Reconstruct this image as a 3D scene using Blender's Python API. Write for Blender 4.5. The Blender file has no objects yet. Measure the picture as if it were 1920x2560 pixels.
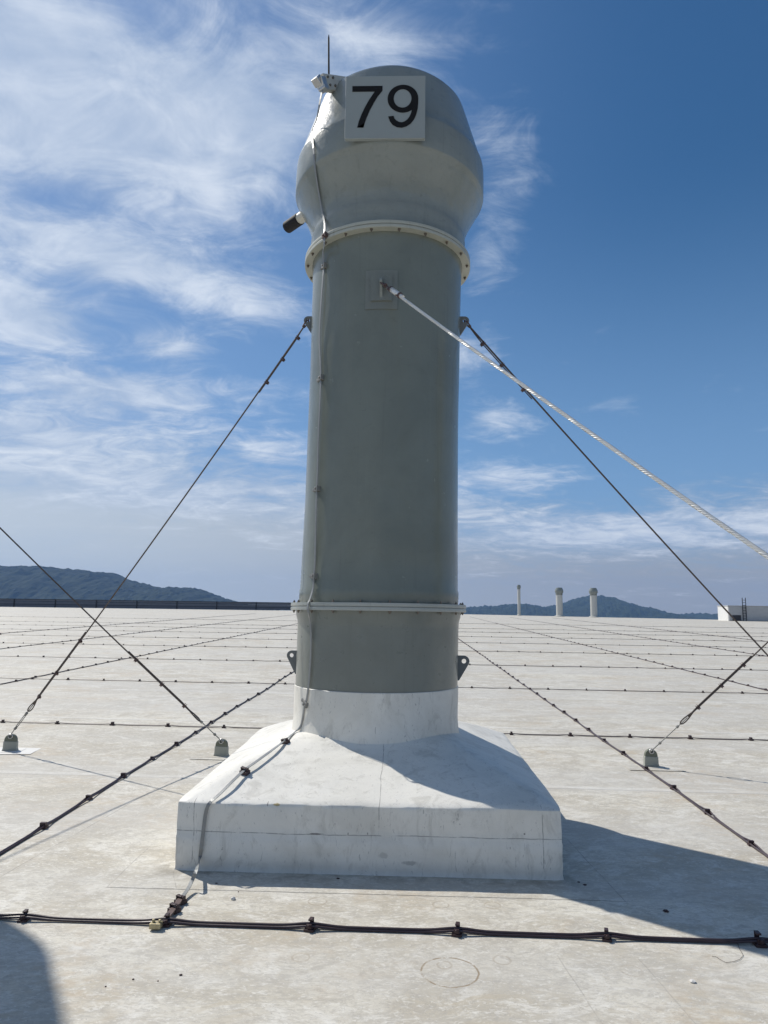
import bpy, math, random
from mathutils import Vector, Matrix, noise
random.seed(7)
R = math.radians
PI = math.pi
sc = bpy.context.scene
COL = sc.collection

# ------------------------------------------------------------------ camera numbers
F_PX = 1750.0; EYE = 1.65; YAW = R(1.8); PITCH = math.atan(258/1750); ROLL = 0.0145
SL = math.tan(R(1.0))                     # the roof falls gently towards the viewer
CAM_M = Matrix.Rotation(YAW, 3, 'Z') @ Matrix.Rotation(PI/2 + PITCH, 3, 'X') @ Matrix.Rotation(ROLL, 3, 'Z')
def ray(px, py): return CAM_M @ Vector(((px-960)/F_PX, -(py-1280)/F_PX, -1.0))
def gnd(px, py):
    r = ray(px, py); t = -EYE/(r.z - SL*r.y); return Vector((0, 0, EYE)) + r*t
def atY(px, py, Y):
    r = ray(px, py); return Vector((0, 0, EYE)) + r*(Y/r.y)
def atZ(px, py, z):
    r = ray(px, py); return Vector((0, 0, EYE)) + r*((z-EYE)/r.z)
def g(y): return SL*y

# ------------------------------------------------------------------ mesh helpers
class MB:
    def __init__(s): s.v = []; s.f = []
    def add(s, vs, fs):
        n = len(s.v); s.v += [tuple(p) for p in vs]; s.f += [tuple(i+n for i in f) for f in fs]; return s
    def box(s, x0, x1, y0, y1, z0, z1, m=None):
        vs = [Vector(p) for p in ((x0,y0,z0),(x1,y0,z0),(x1,y1,z0),(x0,y1,z0),(x0,y0,z1),(x1,y0,z1),(x1,y1,z1),(x0,y1,z1))]
        if m: vs = [m @ p for p in vs]
        return s.add(vs, [(0,3,2,1),(4,5,6,7),(0,1,5,4),(1,2,6,5),(2,3,7,6),(3,0,4,7)])
    def tube(s, path, r, n=8, caps=True, flat=None):
        path = [Vector(p) for p in path]; k = len(path)
        rs = r if isinstance(r, (list, tuple)) else [r]*k
        T = []
        for i in range(k):
            a = path[max(i-1,0)]; b = path[min(i+1,k-1)]; T.append((b-a).normalized())
        up = Vector((0,0,1)) if abs(T[0].z) < .9 else Vector((1,0,0))
        N = (up - T[0]*up.dot(T[0])).normalized(); vs = []
        for i in range(k):
            N = (N - T[i]*N.dot(T[i])).normalized(); B = T[i].cross(N)
            for j in range(n):
                a = 2*PI*j/n; vs.append(path[i] + (N*math.cos(a) + B*math.sin(a))*rs[i])
        fs = [(i*n+j, i*n+(j+1)%n, (i+1)*n+(j+1)%n, (i+1)*n+j) for i in range(k-1) for j in range(n)]
        if caps: fs += [tuple(range(n))[::-1], tuple((k-1)*n+j for j in range(n))]
        return s.add(vs, fs)
    def ribbon(s, path, w, t, normals):
        path = [Vector(p) for p in path]; k = len(path); vs = []
        for i in range(k):
            T = (path[min(i+1,k-1)] - path[max(i-1,0)]).normalized()
            N = Vector(normals[i]); N = (N - T*N.dot(T)).normalized(); B = T.cross(N)
            for a, b in ((-1,0),(1,0),(1,1),(-1,1)): vs.append(path[i] + B*(a*w/2) + N*(b*t))
        fs = [(i*4+j, i*4+(j+1)%4, (i+1)*4+(j+1)%4, (i+1)*4+j) for i in range(k-1) for j in range(4)]
        fs += [(3,2,1,0), tuple((k-1)*4+j for j in range(4))]
        return s.add(vs, fs)
    def revolve(s, prof, n=96, cx=0, cy=0, wob=0.0, seed=0, shear=0.0, z0=0.0):
        vs = []
        for (r, z) in prof:
            for j in range(n):
                a = 2*PI*j/n; rr = r
                if wob: rr += wob*noise.noise(Vector((math.cos(a)*1.7+seed, math.sin(a)*1.7, z*1.3)))
                vs.append((cx + shear*(z-z0) + rr*math.cos(a), cy + rr*math.sin(a), z))
        k = len(prof)
        fs = [(i*n+j, i*n+(j+1)%n, (i+1)*n+(j+1)%n, (i+1)*n+j) for i in range(k-1) for j in range(n)]
        return s.add(vs, fs)
    def extrude(s, pts, d, m):                # polygon (u,v) extruded by d along w, placed by matrix m
        n = len(pts); vs = [m @ Vector((u, v, 0)) for u, v in pts] + [m @ Vector((u, v, d)) for u, v in pts]
        fs = [tuple(range(n))[::-1], tuple(range(n, 2*n))] + [(i, (i+1)%n, n+(i+1)%n, n+i) for i in range(n)]
        return s.add(vs, fs)
    def plate(s, outer, inner, d, m):         # plate with a hole: two rings of equal length
        n = len(outer)
        vs = [m @ Vector((u, v, w)) for w in (0, d) for ring in (outer, inner) for u, v in ring]
        fs = []
        for i in range(n):
            j = (i+1) % n
            fs += [(i, n+i, n+j, j), (2*n+i, 2*n+j, 3*n+j, 3*n+i), (i, j, 2*n+j, 2*n+i), (n+i, 3*n+i, 3*n+j, n+j)]
        return s.add(vs, fs)
    def build(s, name, mat, parent=None, smooth=False, bevel=0, loc=None):
        me = bpy.data.meshes.new(name); me.from_pydata(s.v, [], s.f); me.update()
        import bmesh
        bm = bmesh.new(); bm.from_mesh(me); bmesh.ops.recalc_face_normals(bm, faces=bm.faces); bm.to_mesh(me); bm.free()
        o = bpy.data.objects.new(name, me); COL.objects.link(o)
        if mat: me.materials.append(mat)
        if smooth:
            for p in me.polygons: p.use_smooth = True
            try: me.set_sharp_from_angle(angle=R(38))
            except Exception: pass
        if bevel:
            b = o.modifiers.new('bevel', 'BEVEL'); b.width = bevel; b.segments = 2; b.limit_method = 'ANGLE'
        if parent: o.parent = parent
        if loc is not None: o.location = loc
        return o
def empty(name, loc=(0,0,0), rz=0):
    o = bpy.data.objects.new(name, None); o.empty_display_size = .1; COL.objects.link(o)
    o.location = loc; o.rotation_euler = (0,0,rz); return o
def tag(o, label=None, cat=None, group=None, kind=None):
    for k, v in (('label',label),('category',cat),('group',group),('kind',kind)):
        if v: o[k] = v
    return o
def copy_tree(o, parent=None, skip=()):
    c = o.copy(); COL.objects.link(c)
    if parent: c.parent = parent
    for ch in list(o.children):
        if ch.name.split('.')[0] in skip: continue
        copy_tree(ch, c, skip)
    return c

# ------------------------------------------------------------------ materials
class NT:
    def __init__(s, nt): s.nt = nt
    def n(s, t, **kw):
        o = s.nt.nodes.new(t)
        for k, v in kw.items():
            if k.startswith('i_'): 
                key = k[2:].replace('_', ' '); key = int(key) if key.isdigit() else key
                s.put(o.inputs[key], v)
            else: setattr(o, k, v)
        return o
    def put(s, inp, v):
        if isinstance(v, bpy.types.NodeSocket): s.nt.links.new(v, inp)
        else:
            if isinstance(v, (tuple, list)) and len(v) == 3 and inp.type == 'RGBA': v = (*v, 1)
            inp.default_value = v
    def m(s, op, a, b=0.0, c=None, clamp=False):
        o = s.nt.nodes.new('ShaderNodeMath'); o.operation = op; o.use_clamp = clamp
        s.put(o.inputs[0], a); s.put(o.inputs[1], b)
        if c is not None: s.put(o.inputs[2], c)
        return o.outputs[0]
    def ss(s, x, a, b):                       # smoothstep a..b
        o = s.nt.nodes.new('ShaderNodeMapRange'); o.interpolation_type = 'SMOOTHSTEP'
        s.put(o.inputs[0], x); s.put(o.inputs[1], a); s.put(o.inputs[2], b); return o.outputs[0]
    def mix(s, f, a, b, mode='MIX'):
        o = s.nt.nodes.new('ShaderNodeMix'); o.data_type = 'RGBA'; o.blend_type = mode
        s.put(o.inputs[0], f); s.put(o.inputs[6], a); s.put(o.inputs[7], b); return o.outputs[2]
    def noise(s, vec, scale, detail=4, rough=.55, dist=0, out=0):
        o = s.nt.nodes.new('ShaderNodeTexNoise'); s.put(o.inputs['Vector'], vec)
        o.inputs['Scale'].default_value = scale; o.inputs['Detail'].default_value = detail
        o.inputs['Roughness'].default_value = rough; o.inputs['Distortion'].default_value = dist
        return o.outputs[out]
    def sc(s, vec, xyz):
        o = s.nt.nodes.new('ShaderNodeMapping'); s.put(o.inputs[0], vec); o.inputs['Scale'].default_value = xyz
        return o.outputs[0]
    def bump(s, h, strength, dist=.01):
        o = s.nt.nodes.new('ShaderNodeBump'); s.put(o.inputs['Height'], h)
        o.inputs['Strength'].default_value = strength; o.inputs['Distance'].default_value = dist
        return o.outputs[0]
    def geo(s): return s.nt.nodes.new('ShaderNodeNewGeometry').outputs['Position']
    def obj(s): return s.nt.nodes.new('ShaderNodeTexCoord').outputs['Object']
def mat(name):
    m = bpy.data.materials.new(name); m.use_nodes = True
    return m, NT(m.node_tree), m.node_tree.nodes['Principled BSDF']
def simple(name, col, rough=.5, metal=0, var=.25, scale=30, bump=.3, bd=.002, spec=.5):
    m, t, b = mat(name); v = t.obj()
    nz = t.noise(v, scale, 5, .6)
    c = t.mix(nz, tuple(c*(1-var) for c in col), tuple(min(1, c*(1+var)) for c in col))
    t.put(b.inputs['Base Color'], c); b.inputs['Roughness'].default_value = rough; b.inputs['Metallic'].default_value = metal
    b.inputs['Specular IOR Level'].default_value = spec
    if bump: t.put(b.inputs['Normal'], t.bump(t.noise(v, scale*3, 4), bump, bd))
    return m

def roof_material():
    m, t, b = mat('roof_membrane')
    P = t.geo(); sep = t.n('ShaderNodeSeparateXYZ', i_0=P); X, Y = sep.outputs[0], sep.outputs[1]
    col = (.64, .605, .515)
    wp = t.sc(P, (1.0, 1.7, 1))
    c = t.mix(t.ss(t.noise(P, .45, 5, .6), .38, .66), col, (.52, .485, .415))         # broad drift
    c = t.mix(t.m('MULTIPLY', t.ss(t.noise(wp, 1.5, 9, .70, .8), .45, .58), .8), c, (.45, .405, .32))  # dust
    c = t.mix(t.m('MULTIPLY', t.ss(t.noise(wp, 6.0, 8, .74, 1.2), .47, .60), .60), c, (.40, .37, .315))
    c = t.mix(t.m('MULTIPLY', t.ss(t.noise(t.sc(P, (.9, 1.3, 1)), 3.4, 9, .74, 1.0), .50, .62), .75), c, (.70, .675, .61))  # clean scuffs
    c = t.mix(t.m('MULTIPLY', t.ss(t.noise(t.sc(P, (1.0, 2.2, 1)), 17, 6, .72, 1.5), .49, .58), .50), c, (.37, .345, .295))
    c = t.mix(t.m('MULTIPLY', t.ss(t.noise(t.sc(P, (1.0, 2.0, 1)), 26, 5, .72, 1.0), .53, .62), .55), c, (.77, .75, .69))
    bro = t.m('MULTIPLY', t.ss(t.noise(P, 1.1, 6, .6, .3), .50, .66), t.ss(t.noise(wp, 11, 6, .7), .40, .60))
    c = t.mix(t.m('MULTIPLY', bro, .60), c, (.47, .375, .25))                           # brown puddle dirt
    c = t.mix(t.m('MULTIPLY', t.ss(t.noise(t.sc(P, (1.6, 6.5, 1)), 8, 6, .75, 2.0), .58, .66), .55), c, (.34, .32, .30))  # scratches
    c = t.mix(t.m('MULTIPLY', t.ss(t.noise(P, 80, 3, .6), .67, .72), .6), c, (.20, .18, .16))  # specks
    # brushed dirt arcs in the foreground, left by a broom
    dxx = t.m('SUBTRACT', X, .55); dyy = t.m('SUBTRACT', Y, .6)
    rad_ = t.m('ADD', t.m('SQRT', t.m('ADD', t.m('MULTIPLY', dxx, dxx), t.m('MULTIPLY', dyy, dyy))), t.m('MULTIPLY', t.noise(P, 1.2, 3), .5))
    arc = t.noise(t.n('ShaderNodeCombineXYZ', i_0=t.m('MULTIPLY', rad_, 14.0), i_1=t.m('MULTIPLY', X, .9), i_2=0.0).outputs[0], 1.0, 5, .6)
    arc = t.m('MULTIPLY', t.ss(arc, .52, .66), t.m('MULTIPLY', t.ss(t.noise(P, .9, 3), .48, .60), t.m('SUBTRACT', 1.0, t.ss(Y, 3.2, 3.7))))
    c = t.mix(t.m('MULTIPLY', arc, .5), c, (.46, .39, .27))
    # long rows of tone running along the sheets, seen far away as streaks
    far = t.noise(t.sc(P, (.035, .55, 1)), 1.6, 6, .6)
    c = t.mix(t.m('MULTIPLY', t.ss(far, .40, .64), .38), c, (.50, .49, .465))
    # grime gathered round the foot of the curb
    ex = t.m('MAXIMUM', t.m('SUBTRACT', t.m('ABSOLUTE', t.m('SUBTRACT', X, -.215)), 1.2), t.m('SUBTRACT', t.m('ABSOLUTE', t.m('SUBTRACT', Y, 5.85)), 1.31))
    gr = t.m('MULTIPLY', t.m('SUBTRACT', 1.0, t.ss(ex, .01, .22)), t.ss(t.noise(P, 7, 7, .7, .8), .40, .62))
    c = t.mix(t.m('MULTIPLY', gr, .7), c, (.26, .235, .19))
    # single drawn joints: the edge of the flashing sheet round the curb, short laps and one long joint at left
    segs = [((-1.705,4.262),(1.255,4.258),.55),((-1.705,4.262),(-1.70,4.93),.5),((-1.30,4.268),(-1.40,4.52),.45),((1.256,4.258),(1.17,5.28),.6),((-2.41,4.2),(-2.13,6.80),.6),
            ((1.9,4.9),(1.45,5.6),.25),((.74,3.62),(.86,2.6),.35),((1.12,3.62),(1.22,2.7),.3),((-3.3,7.1),(-2.7,7.6),.3),((-4.5,7.2),(-3.7,7.9),.3),((2.2,7.3),(3.0,7.28),.45),((2.0,7.6),(2.2,7.3),.3),((-1.1,4.02),(-.2,4.03),.3)]
    sa = None; wv = t.m('MULTIPLY', t.m('SUBTRACT', t.noise(P, 4, 3), .5), .02); sb = t.m('ADD', .35, t.m('MULTIPLY', t.ss(t.noise(P, 9, 4, .7), .40, .55), .65))
    for (ax, ay), (bx_, by_), am in segs:
        L_ = math.hypot(bx_-ax, by_-ay); ux, uy = (bx_-ax)/L_, (by_-ay)/L_
        px_ = t.m('SUBTRACT', X, ax); py_ = t.m('SUBTRACT', Y, ay)
        al = t.m('ADD', t.m('MULTIPLY', px_, ux), t.m('MULTIPLY', py_, uy))
        ac = t.m('ADD', t.m('ADD', t.m('MULTIPLY', px_, -uy), t.m('MULTIPLY', py_, ux)), wv)
        q = t.m('MULTIPLY', t.m('SUBTRACT', 1.0, t.ss(t.m('ABSOLUTE', ac), .0010, .0052)), t.m('MULTIPLY', t.ss(al, -.01, .0), t.m('SUBTRACT', 1.0, t.ss(al, L_, L_+.02))))
        q = t.m('MULTIPLY', q, am); sa = q if sa is None else t.m('MAXIMUM', sa, q)
    c = t.mix(t.m('MULTIPLY', sa, sb), c, (.20, .18, .16))
    # welded seams every 3.07 m
    yy = t.m('ADD', t.m('MULTIPLY', X, .022), t.m('SUBTRACT', Y, 9.815))
    yy = t.m('ADD', yy, t.m('MULTIPLY', t.noise(P, .8, 2), .03))
    fr = t.m('SUBTRACT', t.m('FRACT', t.m('ADD', t.m('DIVIDE', yy, 3.07), .5)), .5)
    d = t.m('MULTIPLY', t.m('ABSOLUTE', fr), 3.07)
    wid = t.m('ADD', t.m('MULTIPLY', Y, .0009), .007)
    line = t.m('SUBTRACT', 1.0, t.ss(d, t.m('MULTIPLY', wid, .4), wid))
    line = t.m('MULTIPLY', line, t.ss(Y, 4.5, 5.0))
    c = t.mix(t.m('MULTIPLY', line, .46), c, (.24, .23, .23))
    lap = t.m('MULTIPLY', t.m('MULTIPLY', t.ss(fr, .0, .002), t.ss(Y, 4.5, 5.0)), t.m('SUBTRACT', 1.0, t.ss(fr, .030, .034)))
    c = t.mix(t.m('MULTIPLY', lap, .22), c, (.76, .76, .73))
    # cross joints, staggered
    # round marks of fixings under the sheet and one bigger ring stain
    rings = [(.22,3.44,.128,1.0),(.20,3.50,.033,.4),(.47,3.56,.042,.4),(-.47,4.15,.05,.5),(.215,4.15,.045,.5),(.50,4.16,.045,.5),
             (1.52,4.62,.05,.3),(1.85,4.62,.05,.3),(-.47,3.53,.04,.35),(1.05,3.50,.05,.3),(1.9,3.45,.07,.4),(-2.0,6.9,.10,.3),(2.9,5.2,.05,.3)]
    acc = None; wob = t.m('MULTIPLY', t.m('SUBTRACT', t.noise(P, 9, 3), .5), .02)
    brk = t.ss(t.noise(P, 22, 4, .7), .34, .52)
    for (x, y, r, a) in rings:
        dx = t.m('SUBTRACT', X, x); dy = t.m('SUBTRACT', Y, y)
        dd = t.m('ADD', t.m('SQRT', t.m('ADD', t.m('MULTIPLY', dx, dx), t.m('MULTIPLY', dy, dy))), wob)
        q = t.m('MULTIPLY', t.m('SUBTRACT', 1.0, t.ss(t.m('ABSOLUTE', t.m('SUBTRACT', dd, r)), .0015, .0075)), a)
        acc = q if acc is None else t.m('MAXIMUM', acc, q)
    c = t.mix(t.m('MULTIPLY', acc, brk), c, (.30, .24, .17))
    t.put(b.inputs['Base Color'], c)
    b.inputs['Roughness'].default_value = .62; b.inputs['Specular IOR Level'].default_value = .35
    h = t.m('ADD', t.m('MULTIPLY', t.noise(P, 3.5, 6, .6), .6), t.m('MULTIPLY', t.noise(P, 38, 4, .6), .12))
    h = t.m('SUBTRACT', h, t.m('MULTIPLY', line, .25))
    t.put(b.inputs['Normal'], t.bump(h, .5, .02))
    return m

def curb_material():
    m, t, b = mat('curb_membrane'); P = t.geo()
    sep = t.n('ShaderNodeSeparateXYZ', i_0=t.obj()); X, Y, Z = sep.outputs
    c = t.mix(t.ss(t.noise(P, 2.2, 7, .65, .5), .42, .68), (.77, .75, .69), (.68, .66, .60))
    c = t.mix(t.m('MULTIPLY', t.ss(t.noise(t.sc(P, (1, 1, .45)), 8, 8, .7, 1.), .50, .66), .45), c, (.46, .44, .39))
    c = t.mix(t.m('MULTIPLY', t.ss(t.noise(t.sc(P, (5, 5, 1.2)), 9, 5, .7, 1.5), .61, .67), .6), c, (.26, .25, .24))
    wb = t.m('MULTIPLY', t.m('SUBTRACT', t.noise(P, 5, 3), .5), .02)
    brk = t.ss(t.noise(P, 7, 4, .7), .36, .54)
    def ln(v, at, w=.0035):
        return t.m('MULTIPLY', t.m('SUBTRACT', 1.0, t.ss(t.m('ABSOLUTE', t.m('ADD', t.m('SUBTRACT', v, at), wb)), w*.3, w)), brk)
    band = t.m('MULTIPLY', t.ss(Z, .03, .05), t.m('SUBTRACT', 1, t.ss(Z, .385, .395)))
    L = t.m('MULTIPLY', ln(Z, .205), 1.0)
    for at in (-1.06, 1.09): L = t.m('MAXIMUM', L, t.m('MULTIPLY', ln(X, at), band))
    L = t.m('MAXIMUM', L, t.m('MULTIPLY', ln(X, .09, .003), t.m('MULTIPLY', t.ss(Z, .20, .22), t.m('SUBTRACT', 1.0, t.ss(Z, .60, .62)))))
    c = t.mix(t.m('MULTIPLY', L, .8), c, (.20, .19, .18))
    for (qx, qz, rx, rz, cc_, am) in ((-.548,.372,.022,.009,(.42,.30,.08),.8),(-.605,.374,.004,.012,(.15,.13,.12),.7),(-.30,.207,.05,.006,(.12,.11,.10),.8),(-.10,.212,.004,.010,(.12,.11,.10),.7),(.02,.216,.004,.010,(.12,.11,.10),.7),(.98,.235,.006,.006,(.15,.13,.12),.8),(.28,.05,.05,.016,(.22,.21,.2),.5),(.12,.09,.03,.02,(.40,.39,.36),.5),(-.66,.60,.02,.02,(.3,.3,.3),.0)):
        ex = t.m('DIVIDE', t.m('SUBTRACT', X, qx), rx); ez = t.m('DIVIDE', t.m('SUBTRACT', Z, qz), rz)
        dq = t.m('ADD', t.m('SQRT', t.m('ADD', t.m('MULTIPLY', ex, ex), t.m('MULTIPLY', ez, ez))), t.m('MULTIPLY', t.m('SUBTRACT', t.noise(P, 40, 3), .5), 1.2))
        c = t.mix(t.m('MULTIPLY', t.m('SUBTRACT', 1.0, t.ss(dq, .6, 1.1)), am), c, cc_)
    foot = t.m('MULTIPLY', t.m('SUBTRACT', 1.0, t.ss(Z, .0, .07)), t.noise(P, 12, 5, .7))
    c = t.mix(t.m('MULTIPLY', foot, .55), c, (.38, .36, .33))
    c = t.mix(t.m('MULTIPLY', t.m('SUBTRACT', 1.0, t.ss(t.m('ADD', Z, t.m('MULTIPLY', t.noise(P, 6, 3), .02)), -.085, -.066)), .75), c, (.16, .15, .14))  # dark strip along the foot: the shade there put into the colour
    t.put(b.inputs['Base Color'], c); b.inputs['Roughness'].default_value = .5; b.inputs['Specular IOR Level'].default_value = .35
    h = t.m('ADD', t.noise(P, 4.5, 5, .55), t.m('MULTIPLY', t.noise(P, 60, 3, .6), .06))
    t.put(b.inputs['Normal'], t.bump(h, .45, .02))
    return m

def paint_material(name, col, dirt=.3, rough=.34, lump=1.0):
    m, t, b = mat(name); P = t.obj()
    c = t.mix(t.ss(t.noise(P, 1.6, 6, .6, .4), .38, .68), col, tuple(x*.86 for x in col))
    c = t.mix(t.m('MULTIPLY', t.ss(t.noise(t.sc(P, (1.4, 1.4, 3.2)), 5, 7, .7, 1), .56, .74), dirt), c, tuple(x*.62 for x in col))
    c = t.mix(t.m('MULTIPLY', t.ss(t.noise(t.sc(P, (6, 6, .25)), 2.5, 4, .6), .58, .72), .12), c, tuple(min(1,x*1.3) for x in col))
    c = t.mix(t.m('MULTIPLY', t.ss(t.noise(t.sc(P, (9, 9, .16)), 3.0, 5, .65), .56, .70), .30), c, tuple(x*.66 for x in col))   # rain streaks
    c = t.mix(t.m('MULTIPLY', t.ss(t.noise(t.sc(P, (1, 1, 2)), 14, 6, .75, 1.5), .64, .70), .35), c, tuple(x*.5 for x in col))  # scuffs
    t.put(b.inputs['Base Color'], c)
    t.put(b.inputs['Roughness'], t.m('ADD', t.m('MULTIPLY', t.noise(P, 12, 4), .16), rough-.12))
    b.inputs['Specular IOR Level'].default_value = .5
    # woven glass fibre cloth under gel coat
    rot = t.n('ShaderNodeMapping', i_0=P); rot.inputs['Rotation'].default_value = (0, 0, 0); rot.inputs['Scale'].default_value = (1, 1, 2.4)
    h = t.m('ADD', t.m('MULTIPLY', t.noise(P, 3.2*lump, 5 if lump > 1 else 4, .5), lump*1.2), t.m('MULTIPLY', t.noise(rot.outputs[0], 42, 4, .65), .09))
    t.put(b.inputs['Normal'], t.bump(h, .5, .012))
    return m

M = {}
M['roof'] = roof_material()
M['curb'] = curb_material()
M['paint'] = paint_material('grey_green_gelcoat', (.186, .206, .178), .3, .28)
M['paint_low'] = paint_material('grey_gelcoat_lower', (.200, .216, .194))
M['head'] = paint_material('pale_gelcoat', (.240, .265, .250), .6, .26, 1.6)
M['flange'] = paint_material('cream_flange', (.44, .45, .39), .5, .42)
M['flange_low'] = paint_material('grey_flange', (.40, .42, .39), .4, .4)
M['sign'] = simple('sign_panel', (.30, .33, .325), .45, 0, .06, 4, .1)
M['black'] = simple('black_vinyl', (.002, .002, .003), .9, 0, .1, 20, .05, 0)
M['digit'] = M['black']
M['rubber'] = simple('black_cap', (.006, .005, .008), .8, 0, .2, 30, .2)
M['pipe'] = simple('pale_pipe', (.55, .54, .49), .5, 0, .12, 10, .2)
M['lug'] = simple('lug_paint', (.16, .17, .17), .5, 0, .2, 20, .4)
M['bolt'] = simple('rusty_bolt', (.20, .17, .14), .5, .5, .4, 60, .3)
M['galv'] = simple('galvanised', (.55, .55, .55), .35, .85, .2, 60, .3)
M['rope'] = simple('steel_rope', (.78, .77, .74), .38, .35, .25, 160, .2)
M['rope_old'] = simple('rusted_rope', (.10, .082, .075), .6, .3, .4, 60, .5)
M['clamp'] = simple('rusted_clamp', (.13, .085, .08), .6, .4, .4, 40, .5)
M['cable'] = simple('dark_cable', (.048, .030, .034), .42, 0, .35, 20, .3)
M['cable_grey'] = simple('weathered_cable', (.10, .085, .085), .5, 0, .35, 20, .3)
M['bracket'] = simple('dull_bracket', (.24, .24, .23), .5, .2, .2, 20, .4)
M['clip'] = simple('brown_clip', (.040, .018, .020), .5, 0, .35, 30, .4)
M['strap'] = simple('aluminium_strap', (.25, .26, .26), .45, .3, .2, 25, .4)
M['strap_dark'] = simple('weathered_strap', (.13, .09, .08), .5, .3, .35, 25, .4)
M['brass'] = simple('yellow_brass', (.40, .34, .20), .5, .4, .6, 40, .5)
M['anchor'] = simple('anchor_olive', (.15, .16, .12), .6, 0, .2, 20, .4)
M['anchor_low'] = simple('anchor_membrane', (.33, .34, .30), .6, 0, .12, 12, .3)
M['patch'] = simple('white_patch', (.70, .69, .66), .6, 0, .08, 9, .3)
M['fence'] = simple('dark_fence', (.10, .115, .15), .6, 0, .2, 2, .1)
M['fence2'] = simple('dark_fence_post', (.015, .02, .03), .6, 0, .2, 2, .1)
M['white'] = simple('white_wall', (.72, .72, .70), .6, 0, .06, 1, .1)
M['grey'] = simple('grey_cladding', (.50, .51, .52), .6, 0, .15, 3, .2)
M['dark'] = simple('dark_opening', (.03, .03, .035), .6, 0, .2, 3, .1)
M['farstack'] = simple('far_stack_paint', (.52, .52, .49), .5, 0, .12, 3, .2)
M['stone'] = simple('pale_stone', (.62, .60, .57), .8, 0, .2, 80, .5)
M['leaf'] = simple('dry_leaf', (.05, .025, .022), .8, 0, .4, 80, .5)
def forest():
    m, t, b = mat('forest'); P = t.geo()
    c = t.mix(t.ss(t.noise(P, .02, 6, .7), .35, .65), (.012, .021, .012), (.028, .040, .020))
    c = t.mix(t.m('MULTIPLY', t.ss(t.noise(P, .06, 5, .7), .5, .7), .7), c, (.010, .020, .010))
    t.put(b.inputs['Base Color'], c); b.inputs['Roughness'].default_value = .95; b.inputs['Specular IOR Level'].default_value = .1
    return m
M['forest'] = forest()
M['land'] = simple('valley_ground', (.07, .085, .05), .95, 0, .3, .01, 0)

# ------------------------------------------------------------------ roof, land, hills, haze
edge = [(-130,116),(-71.7,123),(-20,129),(9.4,114),(41.8,97.5),(95,71),(95,-28),(-130,-28)]
mb = MB(); n = len(edge)
vs = [(x, y, g(y)) for x, y in edge] + [(x, y, -15.0) for x, y in edge]
mb.add(vs, [tuple(range(n))] + [(i, (i+1)%n, n+(i+1)%n, n+i) for i in range(n)])
tag(mb.build('roof', M['roof']), kind='structure')
mb = MB(); mb.add([(-6000,-1000,-15.3),(6000,-1000,-15.3),(6000,5700,-15.3),(-6000,5700,-15.3)], [(0,1,2,3)])
tag(mb.build('ground', M['land']), kind='structure')

def hill(name, pts, Y, xa, xb, depth, seed, step=7.0):
    prof = sorted((atY(px, py, Y).x, atY(px, py, Y).z) for px, py in pts)
    def H(x):
        if x <= prof[0][0]: return prof[0][1]
        for (x0, z0), (x1, z1) in zip(prof, prof[1:]):
            if x <= x1:
                f = (x-x0)/(x1-x0); f = f*f*(3-2*f)*.5 + f*.5; return z0 + (z1-z0)*f
        return prof[-1][1]
    nx = int((xb-xa)/step); ny = 46; vs = []
    for j in range(ny+1):
        v = j/ny*2-1; yy = Y + v*depth
        for i in range(nx+1):
            x = xa + (xb-xa)*i/nx
            base = H(x)+15
            sh = max(0.0, math.cos(v*PI/2))**.8
            gul = noise.noise(Vector((x*.006+seed, yy*.0035, seed)))*.28*(1-sh)*2 + noise.noise(Vector((x*.02, yy*.012+seed, 2)))*.06
            z = base*max(0, sh + gul*min(1, abs(v)*2.2)*sh)
            tr = (noise.noise(Vector((x*.075+seed, yy*.075, 5)))*.6 + noise.noise(Vector((x*.03+seed, yy*.03, 9))))*9.5
            if z > 4: z += max(-5, tr)*min(1, z/30)*(1.0 if Y < 4000 else 1.5)
            vs.append((x, yy, -15.4+z))
    w = nx+1
    fs = [(j*w+i, j*w+i+1, (j+1)*w+i+1, (j+1)*w+i) for j in range(ny) for i in range(nx)]
    tag(MB().add(vs, fs).build(name, M['forest']), kind='structure')
hill('hills', [(-500,1440),(-200,1415),(0,1422),(58,1418),(134,1418),(156,1426),(205,1425),(241,1435),(272,1432),(308,1448),(348,1459),(410,1474),
               (440,1471),(468,1470),(490,1473),(513,1481),(545,1494),(571,1502),(620,1516),(700,1530),(900,1538)], 3200, -2600, 60, 700, 3.1)
hill('distant_hills', [(1000,1530),(1100,1524),(1159,1520),(1234,1516),(1293,1511),(1319,1513),(1337,1518),(1389,1516),(1422,1507),(1450,1495),(1478,1490),
               (1497,1492),(1530,1506),(1563,1516),(1601,1525),(1638,1539),(1685,1543),(1704,1542),(1746,1534),(1775,1537),(1798,1545),(1900,1548),(2100,1540),(2300,1546)],
     4400, -250, 3400, 900, 8.4, 9.0)

m = bpy.data.materials.new('haze'); m.use_nodes = True; nt = m.node_tree; nt.nodes.clear()
out = nt.nodes.new('ShaderNodeOutputMaterial'); pv = nt.nodes.new('ShaderNodeVolumePrincipled')
pv.inputs['Color'].default_value = (.27, .47, .86, 1); pv.inputs['Density'].default_value = 1.0e-4; pv.inputs['Anisotropy'].default_value = .1
nt.links.new(pv.outputs[0], out.inputs['Volume'])
hz = MB().box(-6050, 6050, -1050, 5750, -16.5, 300).build('haze', m); tag(hz, kind='stuff')

# ------------------------------------------------------------------ the exhaust stack
AX, AY = -.235, 6.0; SHEAR = math.tan(R(.65)); ZREF = .7
def axis_x(z): return AX + SHEAR*(z-ZREF)
BX0, BX1, BY0, BY1 = -1.414, .985, 4.54, 7.16           # the square curb

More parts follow.
